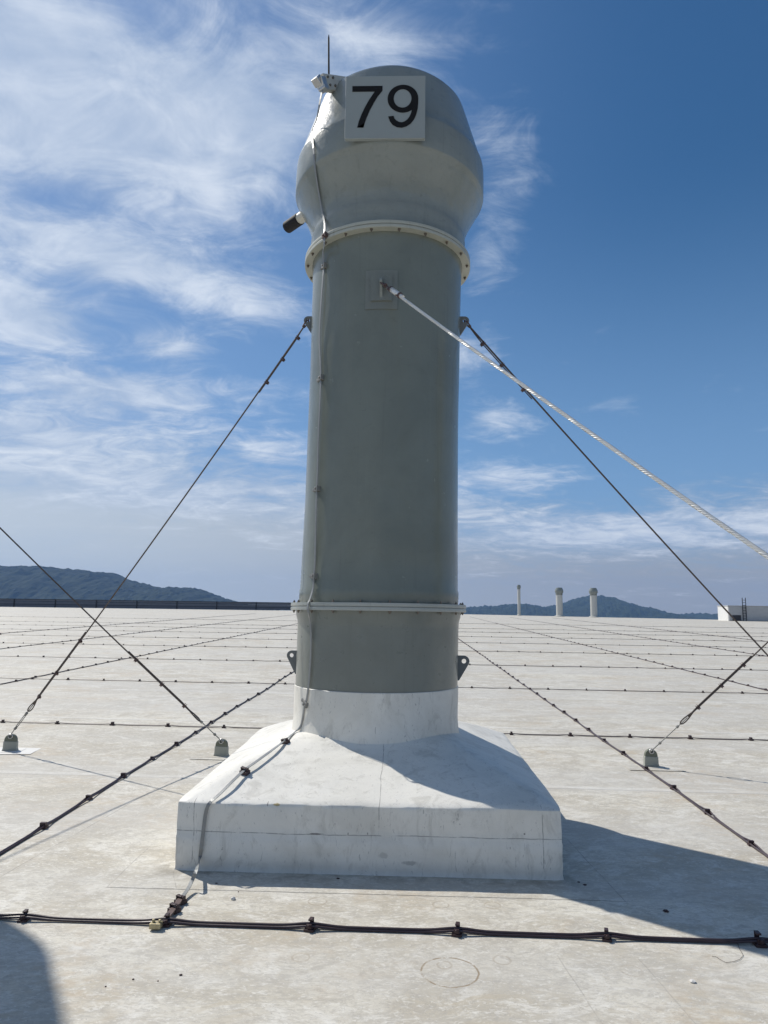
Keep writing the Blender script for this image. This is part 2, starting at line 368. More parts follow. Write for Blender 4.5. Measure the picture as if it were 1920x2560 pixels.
BASE = g(AY)
def curb_mesh():
    mb = MB(); cx, cy = (BX0+BX1)/2 - AX, (BY0+BY1)/2 - AY; hx, hy = (BX1-BX0)/2, (BY1-BY0)/2
    N = 40
    def ring(s, h, out=0.0):                              # square ring scaled by s, height h above the roof plane
        pts = []
        for k in range(4):
            for i in range(N):
                f = -1 + 2*i/N
                u, v = ((f,-1),(1,f),(-f,1),(-1,-f))[k]
                rr = 1 - .010*max(0, (abs(u)*abs(v))**24)
                pts.append((u*(hx*s+out)*rr, v*(hy*s+out)*rr))
        res = []
        for (u, v) in pts:
            x, y = cx+u, cy+v
            q = Vector((x*2.3+3, y*2.3, h*4))
            d = noise.noise(q)*.009 + noise.noise(q*3.1)*.0035
            rl = math.hypot(u, v) or 1
            res.append((x + u/rl*d, y + v/rl*d, h + SL*(y) + (noise.noise(q*1.4+Vector((9,2,4)))*.006 if h > .37 else 0)))
        return res
    rings = [ring(1,-.002,.006), ring(1,.010,-.001), ring(1,.035,-.002), ring(1,.08), ring(1,.14), ring(1,.20,.002), ring(1,.205,-.001), ring(1,.27), ring(1,.33), ring(1,.375), ring(1,.396,-.002), ring(1,.403,-.009)]
    top = rings[-1]; L4 = 4*N
    for k in range(1, 15):                                # loft from the square eave up to the round collar
        tt = k/13; row = []
        for i, (x0, y0, z0_) in enumerate(top):
            a = math.atan2(y0-cy, (x0-cx)*hy/hx)
            xr, yr = .676*math.cos(a), .676*math.sin(a)
            zt = .742-BASE + .012*math.cos(4*(a-PI/4)) if k < 14 else .745-BASE
            if k == 14: xr *= .9; yr *= .9
            te = min(tt, 1.0); w_ = te**5
            q_ = (.676/hx); xs, ys = cx+(x0-cx)*(1-te*(1-q_)) - cx*te, cy+(y0-cy)*(1-te*(1-.676/hy)) - cy*te
            x, y = xs+(xr-xs)*w_, ys+(yr-ys)*w_
            z = z0_+(zt-z0_)*(te*.93+.07*te**6)
            d = noise.noise(Vector((x*3, y*3, 5)))*.007 + noise.noise(Vector((x*9, y*9, 2)))*.0022
            row.append((x, y, z + (d if k < 13 else 0) + (.02 if k == 14 else 0)))
        rings.append(row)
    vs = []; [vs.extend(r) for r in rings]; L = 4*N
    fs = [(i*L+j, i*L+(j+1)%L, (i+1)*L+(j+1)%L, (i+1)*L+j) for i in range(len(rings)-1) for j in range(L)]
    return mb.add(vs, fs)

def densify(prof, step=.12):
    out = [prof[0]]
    for (r0,z0),(r1,z1) in zip(prof, prof[1:]):
        n = max(1, int(abs(z1-z0)/step))
        out += [(r0+(r1-r0)*i/n, z0+(z1-z0)*i/n) for i in range(1, n+1)]
    return out
def zz(p, base): return [(r, z-base) for r, z in p]

col_prof = [(.672,1.745),(.676,1.80),(.676,1.845),(.670,1.862),(.667,2.1),(.660,2.6),(.659,3.5),(.664,4.2),(.670,4.6),(.676,4.72),(.684,4.765)]
head_prof = [(.690,4.805),(.686,4.88),(.690,4.95),(.700,4.985),(.694,5.02),(.692,5.05),(.712,5.13),(.748,5.22),(.792,5.30),(.824,5.36),(.838,5.395),(.856,5.415),(.860,5.43),(.861,5.52),(.862,5.60),
             (.860,5.68),(.855,5.705),(.842,5.73),(.800,5.87),(.757,6.01),(.718,6.14),(.688,6.235),(.678,6.262),(.662,6.282),(.640,6.288),(.630,6.26),(.628,5.8),(.628,4.9)]
def R_at(z):                                              # outer radius of the whole stack at height z
    P = [(.676,.6),(.678,1.08),(.680,1.66)] + col_prof + head_prof[:20]
    for (r0,z0),(r1,z1) in zip(P, P[1:]):
        if z0 <= z <= z1: return r0+(r1-r0)*(z-z0)/max(z1-z0, 1e-6)
    return P[0][0] if z < P[0][1] else P[-1][0]

def bolt_mesh():
    mb = MB(); mb.tube([(0,0,-.004),(0,0,.0)], .013, 12); mb.tube([(0,0,-.014),(0,0,-.003)], .0095, 6); mb.tube([(0,0,-.022),(0,0,-.013)], .0055, 8)
    return mb
def lug_mesh(w, top, low):
    # profile in (outward, height): flat top, rounded outer corner with the eye, taper back to the wall
    out = []; N = 32; er = w*.46; ec = (w-er, top-er)
    outline = [(0,low),(0,top)]
    for i in range(13):
        a = PI/2 - (PI/2+R(35))*i/12; outline.append((ec[0]+er*math.cos(a), ec[1]+er*math.sin(a)))
    outline.append((.012, low))
    # resample to N points around the eye centre
    def hit(a):
        d = (math.cos(a), math.sin(a)); best = None; k = len(outline)
        for i in range(k):
            p, q = outline[i], outline[(i+1)%k]; ex, ey = q[0]-p[0], q[1]-p[1]
            det = d[0]*(-ey) + d[1]*ex
            if abs(det) < 1e-9: continue
            rx, ry = p[0]-ec[0], p[1]-ec[1]
            t = (rx*(-ey) + ry*ex)/det; s = (d[0]*ry - d[1]*rx)/det
            if t > 0 and -1e-6 <= s <= 1+1e-6 and (best is None or t > best): best = t
        return (ec[0]+d[0]*best, ec[1]+d[1]*best)
    angs = [2*PI*i/N for i in range(N)]
    for p in ((0,low),(0,top),(.012,low)): angs.append(math.atan2(p[1]-ec[1], p[0]-ec[0]) % (2*PI))
    angs.sort()
    outer = [hit(a) for a in angs]; inner = [(ec[0]+er*.42*math.cos(a), ec[1]+er*.42*math.sin(a)) for a in angs]
    mb = MB(); mb.plate(outer, inner, .022, Matrix(((1,0,0,0),(0,0,1,-.011),(0,1,0,0),(0,0,0,1))))
    return mb, ec

S = empty('exhaust_stack', (AX, AY, g(AY)))
tag(S, 'tall grey green exhaust stack with bulging head and the number 79', 'exhaust stack', 'exhaust stacks on the white roof')
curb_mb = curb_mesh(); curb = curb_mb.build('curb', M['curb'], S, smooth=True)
# flashing sheet round the curb, lying on the roof
sk = MB(); sk.add([(x-AX, y-AY, g(y)-BASE+dz) for dz in (.0004,.0016) for x, y in ((-1.70,4.262),(1.257,4.262),(1.20,7.42),(-1.66,7.42))],
                  [(0,3,2,1),(4,5,6,7),(0,1,5,4),(1,2,6,5),(2,3,7,6),(3,0,4,7)])
skirt = sk.build('flashing_sheet', M['roof'], S)
def body(name, prof, mt, wob=.004, seed=0, parent=S):
    mb = MB(); mb.revolve([(r, z-BASE) for r, z in prof], 128, 0, 0, wob, seed, SHEAR, ZREF-BASE)
    return mb.build(name, mt, parent, smooth=True)
collar = body('collar', densify([(.70,.58),(.688,.74),(.680,.82),(.681,1.0),(.681,1.075),(.676,1.079)], .05), M['curb'], .008, 2)
lower = body('lower_section', densify([(.672,.98),(.675,1.2),(.677,1.55),(.680,1.60),(.692,1.640),(.694,1.688)]), M['paint_low'], .003, 4)
column = body('column', densify(col_prof), M['paint'], .005, 6)
head = body('head', densify(head_prof, .05), M['head'], .009, 8)
def flange(zc, r, gap, mt, nb, name='flange', bolts=True, up=True):
    mb = MB()
    for a, b in ((zc-.030, zc-.003), (zc+.003, zc+.030)):
        mb.revolve([(.62, a-BASE), (r, a-BASE), (r+.002, (a+b)/2-BASE), (r, b-BASE), (.62, b-BASE)], 128, 0, 0, 0, 0, SHEAR, ZREF-BASE)
    mb.revolve([(r-.012, zc-.003-BASE), (r-.012, zc+.003-BASE)], 96, 0, 0, 0, 0, SHEAR, ZREF-BASE)
    f = mb.build(name, mt, S, smooth=True)
    proto = None
    for i in range(nb):
        a = 2*PI*(i+.5)/nb - PI/2
        loc = (SHEAR*(zc-ZREF) + (r-.026)*math.cos(a), (r-.026)*math.sin(a), zc-.030-BASE)
        if proto is None: o = bolt_mesh().build('bolt', M['bolt'], f, loc=loc); proto = o
        else:
            o = proto.copy(); COL.objects.link(o); o.parent = f; o.location = loc
        if up:
            o2 = proto.copy(); COL.objects.link(o2); o2.parent = f
            o2.location = (loc[0], loc[1], zc+.030-BASE); o2.rotation_euler = (PI, 0, 0)
    return f
flange(1.712, .738, 0, M['flange_low'], 20)
flange(4.785, .748, 0, M['flange'], 20, up=False)

# lifting lugs
for side, z, top, low, w, mt in ((-1,4.22,.10,-.065,.085,M['lug']),(1,4.22,.10,-.075,.088,M['lug']),(-1,1.24,.105,-.09,.088,M['lug']),(1,1.22,.105,-.10,.100,M['lug'])):
    lm, ec = lug_mesh(w, top, low)
    o = lm.build('lug', mt, S, bevel=.003); rr = R_at(z)-.004
    o.location = (SHEAR*(z-ZREF) + side*rr, 0, z-BASE)
    if side < 0: o.rotation_euler = (0, 0, PI)
LUG_L = Vector((axis_x(4.22) - R_at(4.22) - .042, AY, 4.22+.062)); LUG_R = Vector((axis_x(4.22) + R_at(4.22) + .044, AY, 4.22+.060))
# front lug with its reinforcing pad
z = 4.24; pm = MB(); nn = 10
rr = R_at(z)
for (wd, za, zb, th) in ((.26,-.15,.18,.006),(.17,-.085,.135,.020)):
    vs = []
    for zi in (za, zb):
        for k in range(nn+1):
            a = -PI/2 - .03 + (k/nn-.5)*wd/rr
            for tt in (-.02, th): vs.append((SHEAR*(z-ZREF)+(R_at(z+zi)+tt)*math.cos(a), (R_at(z+zi)+tt)*math.sin(a), z+zi-BASE))
    w = (nn+1)*2; fs = []
    for k in range(nn):
        a0, b0 = 2*k, 2*k+2
        fs += [(a0+1, b0+1, w+b0+1, w+a0+1), (a0, w+a0, w+b0, b0), (a0, b0, b0+1, a0+1), (w+a0, w+a0+1, w+b0+1, w+b0)]
    fs += [(0, 1, w+1, w), (2*nn, w+2*nn, w+2*nn+1, 2*nn+1)]
    pm.add(vs, fs)
pm.build('reinforcing_pad', M['paint_low'], S)
lm, ec = lug_mesh(.075, .10, -.08)
o = lm.build('lug', M['head'], S, bevel=.003); o.rotation_euler = (0, 0, -PI/2-.03); o.location = (SHEAR*(z-ZREF)-.02, -rr+.002, z-BASE)
LUG_F = Vector((axis_x(z)-.02, AY-rr-.040, z+.055))

# number sign: a shallow box on the front of the head
sgw, sgh = .648, .560
sz0 = 5.478; sy = AY-.885
P0 = atY(861, 347, sy)
sx = P0.x + sgw/2
sg = MB(); sg.box(-sgw/2, sgw/2, 0, .035, 0, sgh)
sign = sg.build('sign', M['sign'], S, bevel=.004); sign.location = (sx-AX, sy-AY, P0.z-BASE); sign['label'] = 'pale square panel with the black number 79'
for sxx in (-.2, .2):
    for z_ in (.06, sgh-.10):
        bk = MB(); bk.box(sxx-.02, sxx+.02, .036, .24 if z_ < .1 else .34, z_, z_+.04); bk.build('sign_bracket', M['sign'], sign)
def D(x, y): return ((x-1040)/940*sgw, sgh/2 + (961-y)/727*sgh)
mx = Matrix(((1,0,0,0),(0,0,1,-.0035),(0,1,0,0),(0,0,0,1)))
seven = [(650,718),(1005,718),(1005,772),(950,840),(905,915),(860,1000),(825,1085),(802,1150),(790,1198),(717,1198),(733,1130),(763,1050),(800,970),(848,882),(915,782),(650,782)]
dg = MB(); n7 = len(seven)
top = [seven[0], seven[1], seven[2], seven[14], seven[15]]
dg.extrude([D(*p) for p in [seven[0],seven[1],seven[2],seven[14],seven[15]]], .003, mx)
for a in range(6):
    o1, o2 = seven[2+a], seven[3+a]
    i1, i2 = seven[14-a], seven[13-a] if 13-a >= 9 else seven[9]
    if a == 5: o2 = seven[8]; 
    dg.extrude([D(*p) for p in (o1, o2, i2, i1)], .003, mx)
dg.extrude([D(*p) for p in (seven[7], seven[8], seven[9])], .003, mx)
dg.build('digit', M['digit'], sign)
dn = MB(); K = 48
oc = [(1247+180*math.cos(2*PI*i/K), 868-161*math.sin(2*PI*i/K)) for i in range(K)]
ic = [(1243+104*math.cos(2*PI*i/K), 865-108*math.sin(2*PI*i/K)) for i in range(K)]
dn.plate([D(*p) for p in oc], [D(*p) for p in ic], .003, mx)
so = [(1427,868),(1426,920),(1421,985),(1405,1050),(1378,1110),(1340,1158),(1290,1190),(1238,1204),(1180,1197),(1130,1170),(1098,1130),(1078,1075)]
si = [(1350,868),(1357,960),(1352,1005),(1342,1040),(1325,1080),(1300,1112),(1270,1132),(1238,1143),(1205,1138),(1175,1122),(1152,1100),(1140,1068)]
mx2 = Matrix(((1,0,0,0),(0,0,1,-.0042),(0,1,0,0),(0,0,0,1)))
for i in range(len(so)-1): dn.extrude([D(*p) for p in (so[i], so[i+1], si[i+1], si[i])], .003, mx2)
dn.build('digit', M['digit'], sign)

# drain spout at the neck, pointing away to the left
zs = 5.40
a0 = Vector((axis_x(zs) - .80, AY+.14, zs)); b0 = atZ(719, 568, zs)
d0 = (b0-a0).normalized(); a0 = a0 - d0*.12; cut = a0 + (b0-a0)*.52
off = Vector((AX, AY, BASE))
sp = MB(); sp.tube([a0-off, cut-off], .052, 24); spo = sp.build('spout', M['pipe'], S, smooth=True)
cp = MB(); cp.tube([cut-off-d0*.01, b0-off], .058, 24); cp.build('cap', M['rubber'], spo, smooth=True)

# lightning rod on a bolted bracket, upper left of the head
E1 = atY(858, 212, AY-.42); E0 = atY(806, 205, AY-.62)
bd = (E0-E1).normalized(); side = Vector((0,0,1)).cross(bd).normalized(); upv = bd.cross(side).normalized()
mm = Matrix((( bd.x, side.x, upv.x, E1.x-AX),(bd.y, side.y, upv.y, E1.y-AY),(bd.z, side.z, upv.z, E1.z-BASE),(0,0,0,1)))
Lb = (E0-E1).length
br = MB(); br.box(-.16, Lb, -.03, .03, -.072, .060, mm)
brk = br.build('rod_bracket', M['pipe'], S, bevel=.006)
for u in (.05, .12):
    for v in (-.035, .03):
        q = mm @ Vector((Lb-u, 0, v)); dv = (mm.to_3x3() @ Vector((0,1,0))); 
        sgn = -1 if dv.y > 0 else 1
        bt = MB(); bt.tube([q + dv*sgn*.028, q + dv*sgn*.042], .010, 6); bt.build('bolt', M['bolt'], brk)
cl = MB(); cm = mm @ Matrix.Translation((Lb+.018, 0, .0)); cl.box(-.03,.03,-.04,.04,-.05,.03,cm); cl.box(-.015,.045,-.055,.02,-.015,.055,cm @ Matrix.Rotation(.5,4,'Y')); cl.box(-.045,.01,-.03,.05,-.075,-.04,cm @ Matrix.Rotation(-.4,4,'Y'))
cl.build('rod_clamp', M['galv'], brk, bevel=.006)
T0 = atY(822, 190, AY-.56); T1 = atY(822, 87, AY-.56)
rd = MB(); rd.tube([T0-off-Vector((0,0,.05)), T0-off, T1-off-Vector((0,0,.03)), T1-off], [.0095,.0085,.0075,.003], 10)
rd.build('lightning_rod', M['rubber'], S, smooth=True)

# neighbouring stacks of the same row (their guys and one shadow reach into the picture)
for X, lab in ((-6.42, 'exhaust stack on the left, casting the round shadow at lower left'), (6.77, 'exhaust stack on the right, holding the guy rope beyond the right edge')):
    c = copy_tree(S, skip=('digit', 'bolt', 'lightning_rod', 'rod_bracket')); c.location = (X, AY + (.07 if X < 0 else 0), BASE); c['label'] = lab
    for ch in c.children:
        if 'label' in ch: del ch['label']

# ------------------------------------------------------------------ the strap running down the stack
def on_stack(px, py, lift):
    r = ray(px, py); o = Vector((0,0,EYE)); lo = None
    for i in range(900):
        t = (AY-1.1)/r.y + i*.0013; p = o + r*t
        if math.hypot(p.x-axis_x(p.z), p.y-AY) <= R_at(p.z)+lift: return p
    p = o + r*((AY-.2)/r.y); return p
def on_plane(px, py, n, d):
    r = ray(px, py); o = Vector((0,0,EYE)); t = (d - n.dot(o))/n.dot(r); return o + r*t
strap_px = [(806,225,.12),(799,262,.10),(792,300,.05),(781,330,.015),(784,370,.012),(788,420,.012),(797,480,.012),(806,530,.014),(812,560,.03),(811,590,.075),(811,612,.085),(808,632,.035),(810,665,.012),(808,690,.016),
            (803,760,.020),(799,840,.016),(801,900,.014),(802,945,.014),(800,1010,.02),(796,1100,.018),(794,1180,.014),(792,1222,.014),(790,1300,.018),(788,1400,.014),(785,1440,.014),(783,1470,.016),
            (776,1496,.05),(770,1511,.075),(771,1530,.075),(775,1550,.03),(778,1580,.014),(777,1640,.012),(773,1700,.012),(768,1745,.014),(763,1760,.014),(757,1795,.010),(751,1818,.010)]
pts = []; nrm = []
for px, py, lf in strap_px:
    p = on_stack(px, py, lf); pts.append(p); nn_ = Vector((p.x-axis_x(p.z), p.y-AY, 0)).normalized(); nrm.append(nn_)
k0 = len(pts)
from mathutils.bvhtree import BVHTree
curb_tree = BVHTree.FromPolygons([Vector(v)+Vector((AX, AY, BASE)) for v in curb_mb.v], curb_mb.f)
def on_curb(px, py, lift):
    r = ray(px, py).normalized(); hit = curb_tree.ray_cast(Vector((0,0,EYE)), r)
    n = hit[1] if hit[1].dot(r) < 0 else -hit[1]
    return hit[0] - r*(lift/max(.25, -n.dot(r))), n
for px, py, lf in [(735,1832,.012),(712,1852,.022),(672,1882,.028),(640,1905,.030),(612,1925,.026),(580,1955,.032),(550,1985,.022),(528,2004,.012)]:
    q_, n_ = on_curb(px, py, lf); pts.append(q_); nrm.append(n_)
k1 = len(pts)
for px, py, lf in [(519,2017,.018),(513,2040,.012),(508,2080,.012),(503,2120,.014),(499,2150,.018)]:
    pts.append(atY(px, py, BY0-lf)); nrm.append(Vector((0,-1,0)))
for px, py, lf in [(491,2176,.10),(481,2200,.055),(468,2226,.03),(452,2247,.022),(436,2270,.02),(420,2290,.018),(400,2312,.018)]:
    r = ray(px, py); t = -(EYE-lf)/(r.z-SL*r.y); pts.append(Vector((0,0,EYE))+r*t); nrm.append(Vector((0,0,1)) if lf < .05 else Vector((0,-.8,.6)))
def smooth_path(pts, nrm, k=3):
    P, N = [], []
    for i in range(len(pts)-1):
        p0, p1, p2, p3 = pts[max(i-1,0)], pts[i], pts[i+1], pts[min(i+2,len(pts)-1)]
        for j in range(k):
            t = j/k
            P.append(.5*((2*p1) + (p2-p0)*t + (2*p0-5*p1+4*p2-p3)*t*t + (-p0+3*p1-3*p2+p3)*t**3)); N.append(nrm[i].lerp(nrm[i+1], t))
    P.append(pts[-1]); N.append(nrm[-1]); return P, N
sroot = empty('earthing_strap', (pts[-1].x, pts[-1].y, g(pts[-1].y)))
tag(sroot, 'flat grey metal strap running down the number 79 stack to the front cable', 'cable')
o_ = sroot.location.copy()
kk = len(pts)-3
P, N = smooth_path([p-o_ for p in pts[:kk+1]], nrm[:kk+1])
mb = MB(); mb.ribbon(P, .021, .004, N); mb.build('metal_strap', M['strap'], sroot)
P, N = smooth_path([p-o_-Vector((0,0,.002)) for p in pts[kk-1:]], nrm[kk-1:])
mb = MB(); mb.ribbon(P, .030, .008, N); mb.build('dark_strap_end', M['strap_dark'], sroot)
def strap_clip(p, n, along, w=.055, hgt=.03, mt='bracket'):
    n = n.normalized(); a = (along - n*along.dot(n)).normalized(); s = n.cross(a)
    q = p - o_
    m4 = Matrix(((s.x,a.x,n.x,q.x),(s.y,a.y,n.y,q.y),(s.z,a.z,n.z,q.z),(0,0,0,1)))
    c = MB(); c.box(-.022,.022,-.02,.02,-.02,.012,m4); c.box(-.030,-.020,-.022,.022,-.02,.020,m4); c.box(.012,.012+w,-.012,.012,-.028,-.004,m4); c.tube([m4 @ Vector((0,0,.010)), m4 @ Vector((0,0,.024))], .008, 6)
    return c.build('strap_clip', M[mt], sroot, bevel=.002)
for i, (px, py, lf) in enumerate(strap_px):
    if (px, py) in ((810,665),(802,945),(792,1222),(785,1440),(763,1760)):
        nn_ = nrm[i]; strap_clip(pts[i], nn_, pts[i-1]-pts[i+1], .06)
    if (px, py) == (811,590): strap_clip(pts[i], nrm[i], pts[i-1]-pts[i+1], .0, mt='clamp')
def rclip_at(p, n, al):
    n = n.normalized(); a = (al - n*al.dot(n)).normalized(); s = n.cross(a); q = p-o_
    m4 = Matrix(((s.x,a.x,n.x,q.x),(s.y,a.y,n.y,q.y),(s.z,a.z,n.z,q.z),(0,0,0,1)))
    c = MB(); c.box(-.03,.03,-.022,.022,-.026,-.002,m4); c.box(-.026,-.018,-.012,.012,-.01,.018,m4); c.box(.018,.026,-.012,.012,-.01,.018,m4); c.box(-.030,.012,-.010,.010,.010,.017,m4)
    c.build('strap_clip', M['clip'], sroot, bevel=.002)
rclip_at(pts[k0+1], nrm[k0+1], Vector((-.5,-1,-.4))); rclip_at(pts[k0+4], nrm[k0+4], Vector((-.5,-1,-.4)))
e = len(pts)
rclip_at(pts[e-4], Vector((0,0,1)), Vector((-.5,-1,0))); rclip_at(pts[e-3]+Vector((0,0,.004)), Vector((0,0,1)), Vector((-.5,-1,0)))
bx = MB(); q = pts[-1]-o_+Vector((-.01,-.01,.004)); bx.box(q.x-.036,q.x+.022,q.y-.022,q.y+.022,q.z-.015,q.z+.012); bx.tube([q+Vector((-.02,0,.01)),q+Vector((-.02,0,.028))],.009,6); bx.tube([q+Vector((.012,0,.01)),q+Vector((.012,0,.026))],.009,6)
bx.build('junction_clamp', M['brass'], sroot, bevel=.005)

# ------------------------------------------------------------------ lightning cables lying on the roof
def clip_mesh(big):
    c = MB()
    if big:
        c.box(-.030,.030,-.040,.030,.000,.014); c.box(-.020,.020,-.030,.024,.014,.022)
        c.box(-.013,.013,.018,.026,.020,.056); c.box(-.012,.012,-.012,.030,.050,.060)
        c.box(-.016,.016,-.034,-.022,.014,.040); c.tube([(0,-.030,.030),(0,-.044,.030)], .010, 8)
    else:
        c.box(-.030,.030,-.036,.030,.000,.018); c.box(-.016,.016,-.026,.024,.018,.050)
    return c
clip_big = clip_small = None
def lay_cable(name, label, p0, p1, first_clip, spacing, rad, strands, clip_max, big, step, wob=.010, clip_scale=1.0, gap=0.0, cm='cable'):
    """cable pair on the roof from p0 to p1 (x, y); clips every `spacing` metres"""
    global clip_big, clip_small
    A = Vector((p0[0], p0[1], 0)); B = Vector((p1[0], p1[1], 0)); L = (B-A).length; u = (B-A)/L; s = Vector((-u.y, u.x, 0))
    mid = (A+B)/2
    root = empty(name, (mid.x, mid.y, g(mid.y)))
    tag(root, label, 'cable', 'dark cables clipped across the roof')
    mb = MB(); n = int(L/step)+1
    for k in range(strands):
        path = []; sgn = (-1, 1, 0)[k]
        for i in range(n+1):
            t = L*i/n; q = A + u*t
            ph = ((t-first_clip)/spacing); dd = abs(ph-round(ph))*spacing
            near = math.exp(-(dd/.10)**2)
            spread = sgn*(rad*1.05 + rad*1.25*near + (gap*(1-near*.6))) + (noise.noise(Vector((t*1.3+k*7, A.y, 3)))*rad*.9)
            sway = noise.noise(Vector((t*.45, A.x+A.y, 1)))*wob
            z = rad + .002 + (.013 if k != 1 else .006)*near + (rad*1.3 if k == 2 else 0)
            p = q + s*(spread+sway); path.append((p.x-mid.x, p.y-mid.y, g(p.y)-g(mid.y)+z))
        mb.tube(path, rad, 8 if big else 5)
    mb.build('cable', M[cm], root, smooth=True)
    cnt = 0; k = math.ceil(-first_clip/spacing); ts = []
    while first_clip + k*spacing < L:
        ts.append(first_clip + k*spacing); k += 1
    ts = [t for t in ts if t > 0][:clip_max]
    for t in ts:
        if big:
            if clip_big is None: clip_big = clip_mesh(True).build('clip', M['clip'], root, bevel=.002); c = clip_big
            else: c = clip_big.copy(); COL.objects.link(c); c.parent = root
        else:
            if clip_small is None: clip_small = clip_mesh(False).build('clip', M['clip'], root); c = clip_small
            else: c = clip_small.copy(); COL.objects.link(c); c.parent = root
        sway = noise.noise(Vector((t*.45, A.x+A.y, 1)))*wob
        q = A + u*t + s*sway
        c.location = (q.x-mid.x, q.y-mid.y, g(q.y)-g(mid.y)); c.rotation_euler = (0, 0, math.atan2(u.y, u.x) + random.uniform(-.22,.22)); c.scale = (clip_scale*random.uniform(.88,1.12),)*3
    return root
lay_cable('roof_cable', 'thick dark cable bundle crossing the foreground in front of the curb', (-2.75,3.835), (2.75,3.775), 2.75-1.947, .7425, .0066, 3, 9, True, .03, .012, .86)
rows = [(9.34,.010,'second cable row back, running just behind the rope anchors'),(14.28,.010,'third cable row back, crossing behind the stack at lug height'),
        (19.55,.012,'fourth cable row back on the white roof'),(25.2,.013,'fifth cable row back, thin with tiny clips'),(30.6,.014,'sixth cable row back, thin faint line'),
        (36.2,.015,'seventh cable row back, thin faint line'),(42,.016,'eighth cable row back, hardly visible line'),(48,.017,'ninth cable row back, hardly visible line'),(60,.018,'farthest cable row near the roof edge')]
for y, rad, lab in rows:
    hw = min(62, y*.66+2)
    fc = {9.34: (hw - 4.58) % .745, 14.28: (hw-6.79) % .755}.get(y, .3)
    lay_cable('roof_cable', 'dark ' + lab, (-hw, y+.022*hw), (hw, y-.022*hw), fc, .745 if y < 30 else 1.0, rad*.55, 2, 100, False, .12 if y < 12 else .35, .012, .80, .008 if y < 30 else .002, 'cable_grey')
cols = [(-2.60,-2.56,1.2,'dark cable running away from lower left, passing left of the curb',.0105,.0),(2.44,2.72,1.2,'dark cable running away from lower right, passing right of the curb',.0105,.0),
        (-7.62,-8.3,4,'second long cable left of the stack, running away to the railing',.0115,0),(7.15,8.4,4,'second long cable right of the stack, running away to the roof edge',.0115,0),
        (-12.8,-13.9,10,'third long cable left, thin line running to the railing',.014,0),(12.2,13.6,10,'third long cable right, thin line running to the roof edge',.014,0),
        (-18.2,-19.5,16,'fourth long cable left, faint line near the railing',.016,0),(17.6,19,16,'fourth long cable right, faint line near the roof edge',.016,0)]
for x0, x1, ya, lab, rad, _ in cols:
    lay_cable('roof_cable', lab, (x0, ya), (x1, 92), .35, .742, rad*.68, 2, 80, False, .10 if abs(x0) < 5 else .3, .03, .80 if abs(x0) > 5 else .76)

# ------------------------------------------------------------------ guy ropes and their anchors
def arch(w, h, n=12):
    r = w/2; return [(-r,0),(r,0)] + [(r*math.cos(PI*i/n), h-r+r*math.sin(PI*i/n)) for i in range(n+1)]
def anchor(x, y, label, tilt=0.0, patch=0.0, cut=.0):
    r = empty('rope_anchor', (x, y, g(y)), tilt); tag(r, label, 'anchor', 'arched rope anchors bolted to the roof')
    mx = Matrix(((1,0,0,0),(0,0,1,-.022),(0,1,0,0),(0,0,0,1)))
    a = MB(); a.extrude(arch(.128,.178), .044, mx); a.build('post', M['anchor'], r, bevel=.004)
    s = MB(); m2 = Matrix(((1,0,0,0),(0,0,1,-.028),(0,1,0,0),(0,0,0,1)))
    s.extrude([(-.082,0),(.082,0),(.071,.03),(.069,.100),(-.069,.106),(-.071,.03)], .056, m2); s.build('membrane_sleeve', M['anchor_low'], r, bevel=.005)
    e = MB(); ring = [(.022*math.cos(2*PI*i/16), -.03, .158+.022*math.sin(2*PI*i/16)) for i in range(17)]
    e.tube(ring, .006, 6, caps=False); e.build('eye', M['galv'], r, smooth=True)
    if patch:
        p = MB(); p.box(-.28,.28,-.20,.24,.0010,.0030); p.box(-.13,.13,-.10,.10,.0012,.0058); q = p.build('flashing_patch', M['patch' if patch > 1 else 'roof'], r, bevel=.002)
    return Vector((x, y-.03, g(y)+.165))
A_L = anchor(-4.265, 7.77, 'grey arched rope anchor near the left edge on a white patch', .15, 2)
A_N = anchor(-1.945, 7.73, 'grey arched rope anchor just left of the curb corner', -.05, 1)
A_R = anchor(2.575, 7.66, 'grey arched rope anchor right of the stack beside the dark cable', .0, 1)
A_MR = anchor(4.72, 7.70, 'grey arched rope anchor beyond the right edge', 0)
A_MF = anchor(3.02, 1.56, 'grey arched rope anchor nearest the viewer beyond the right edge', .6)

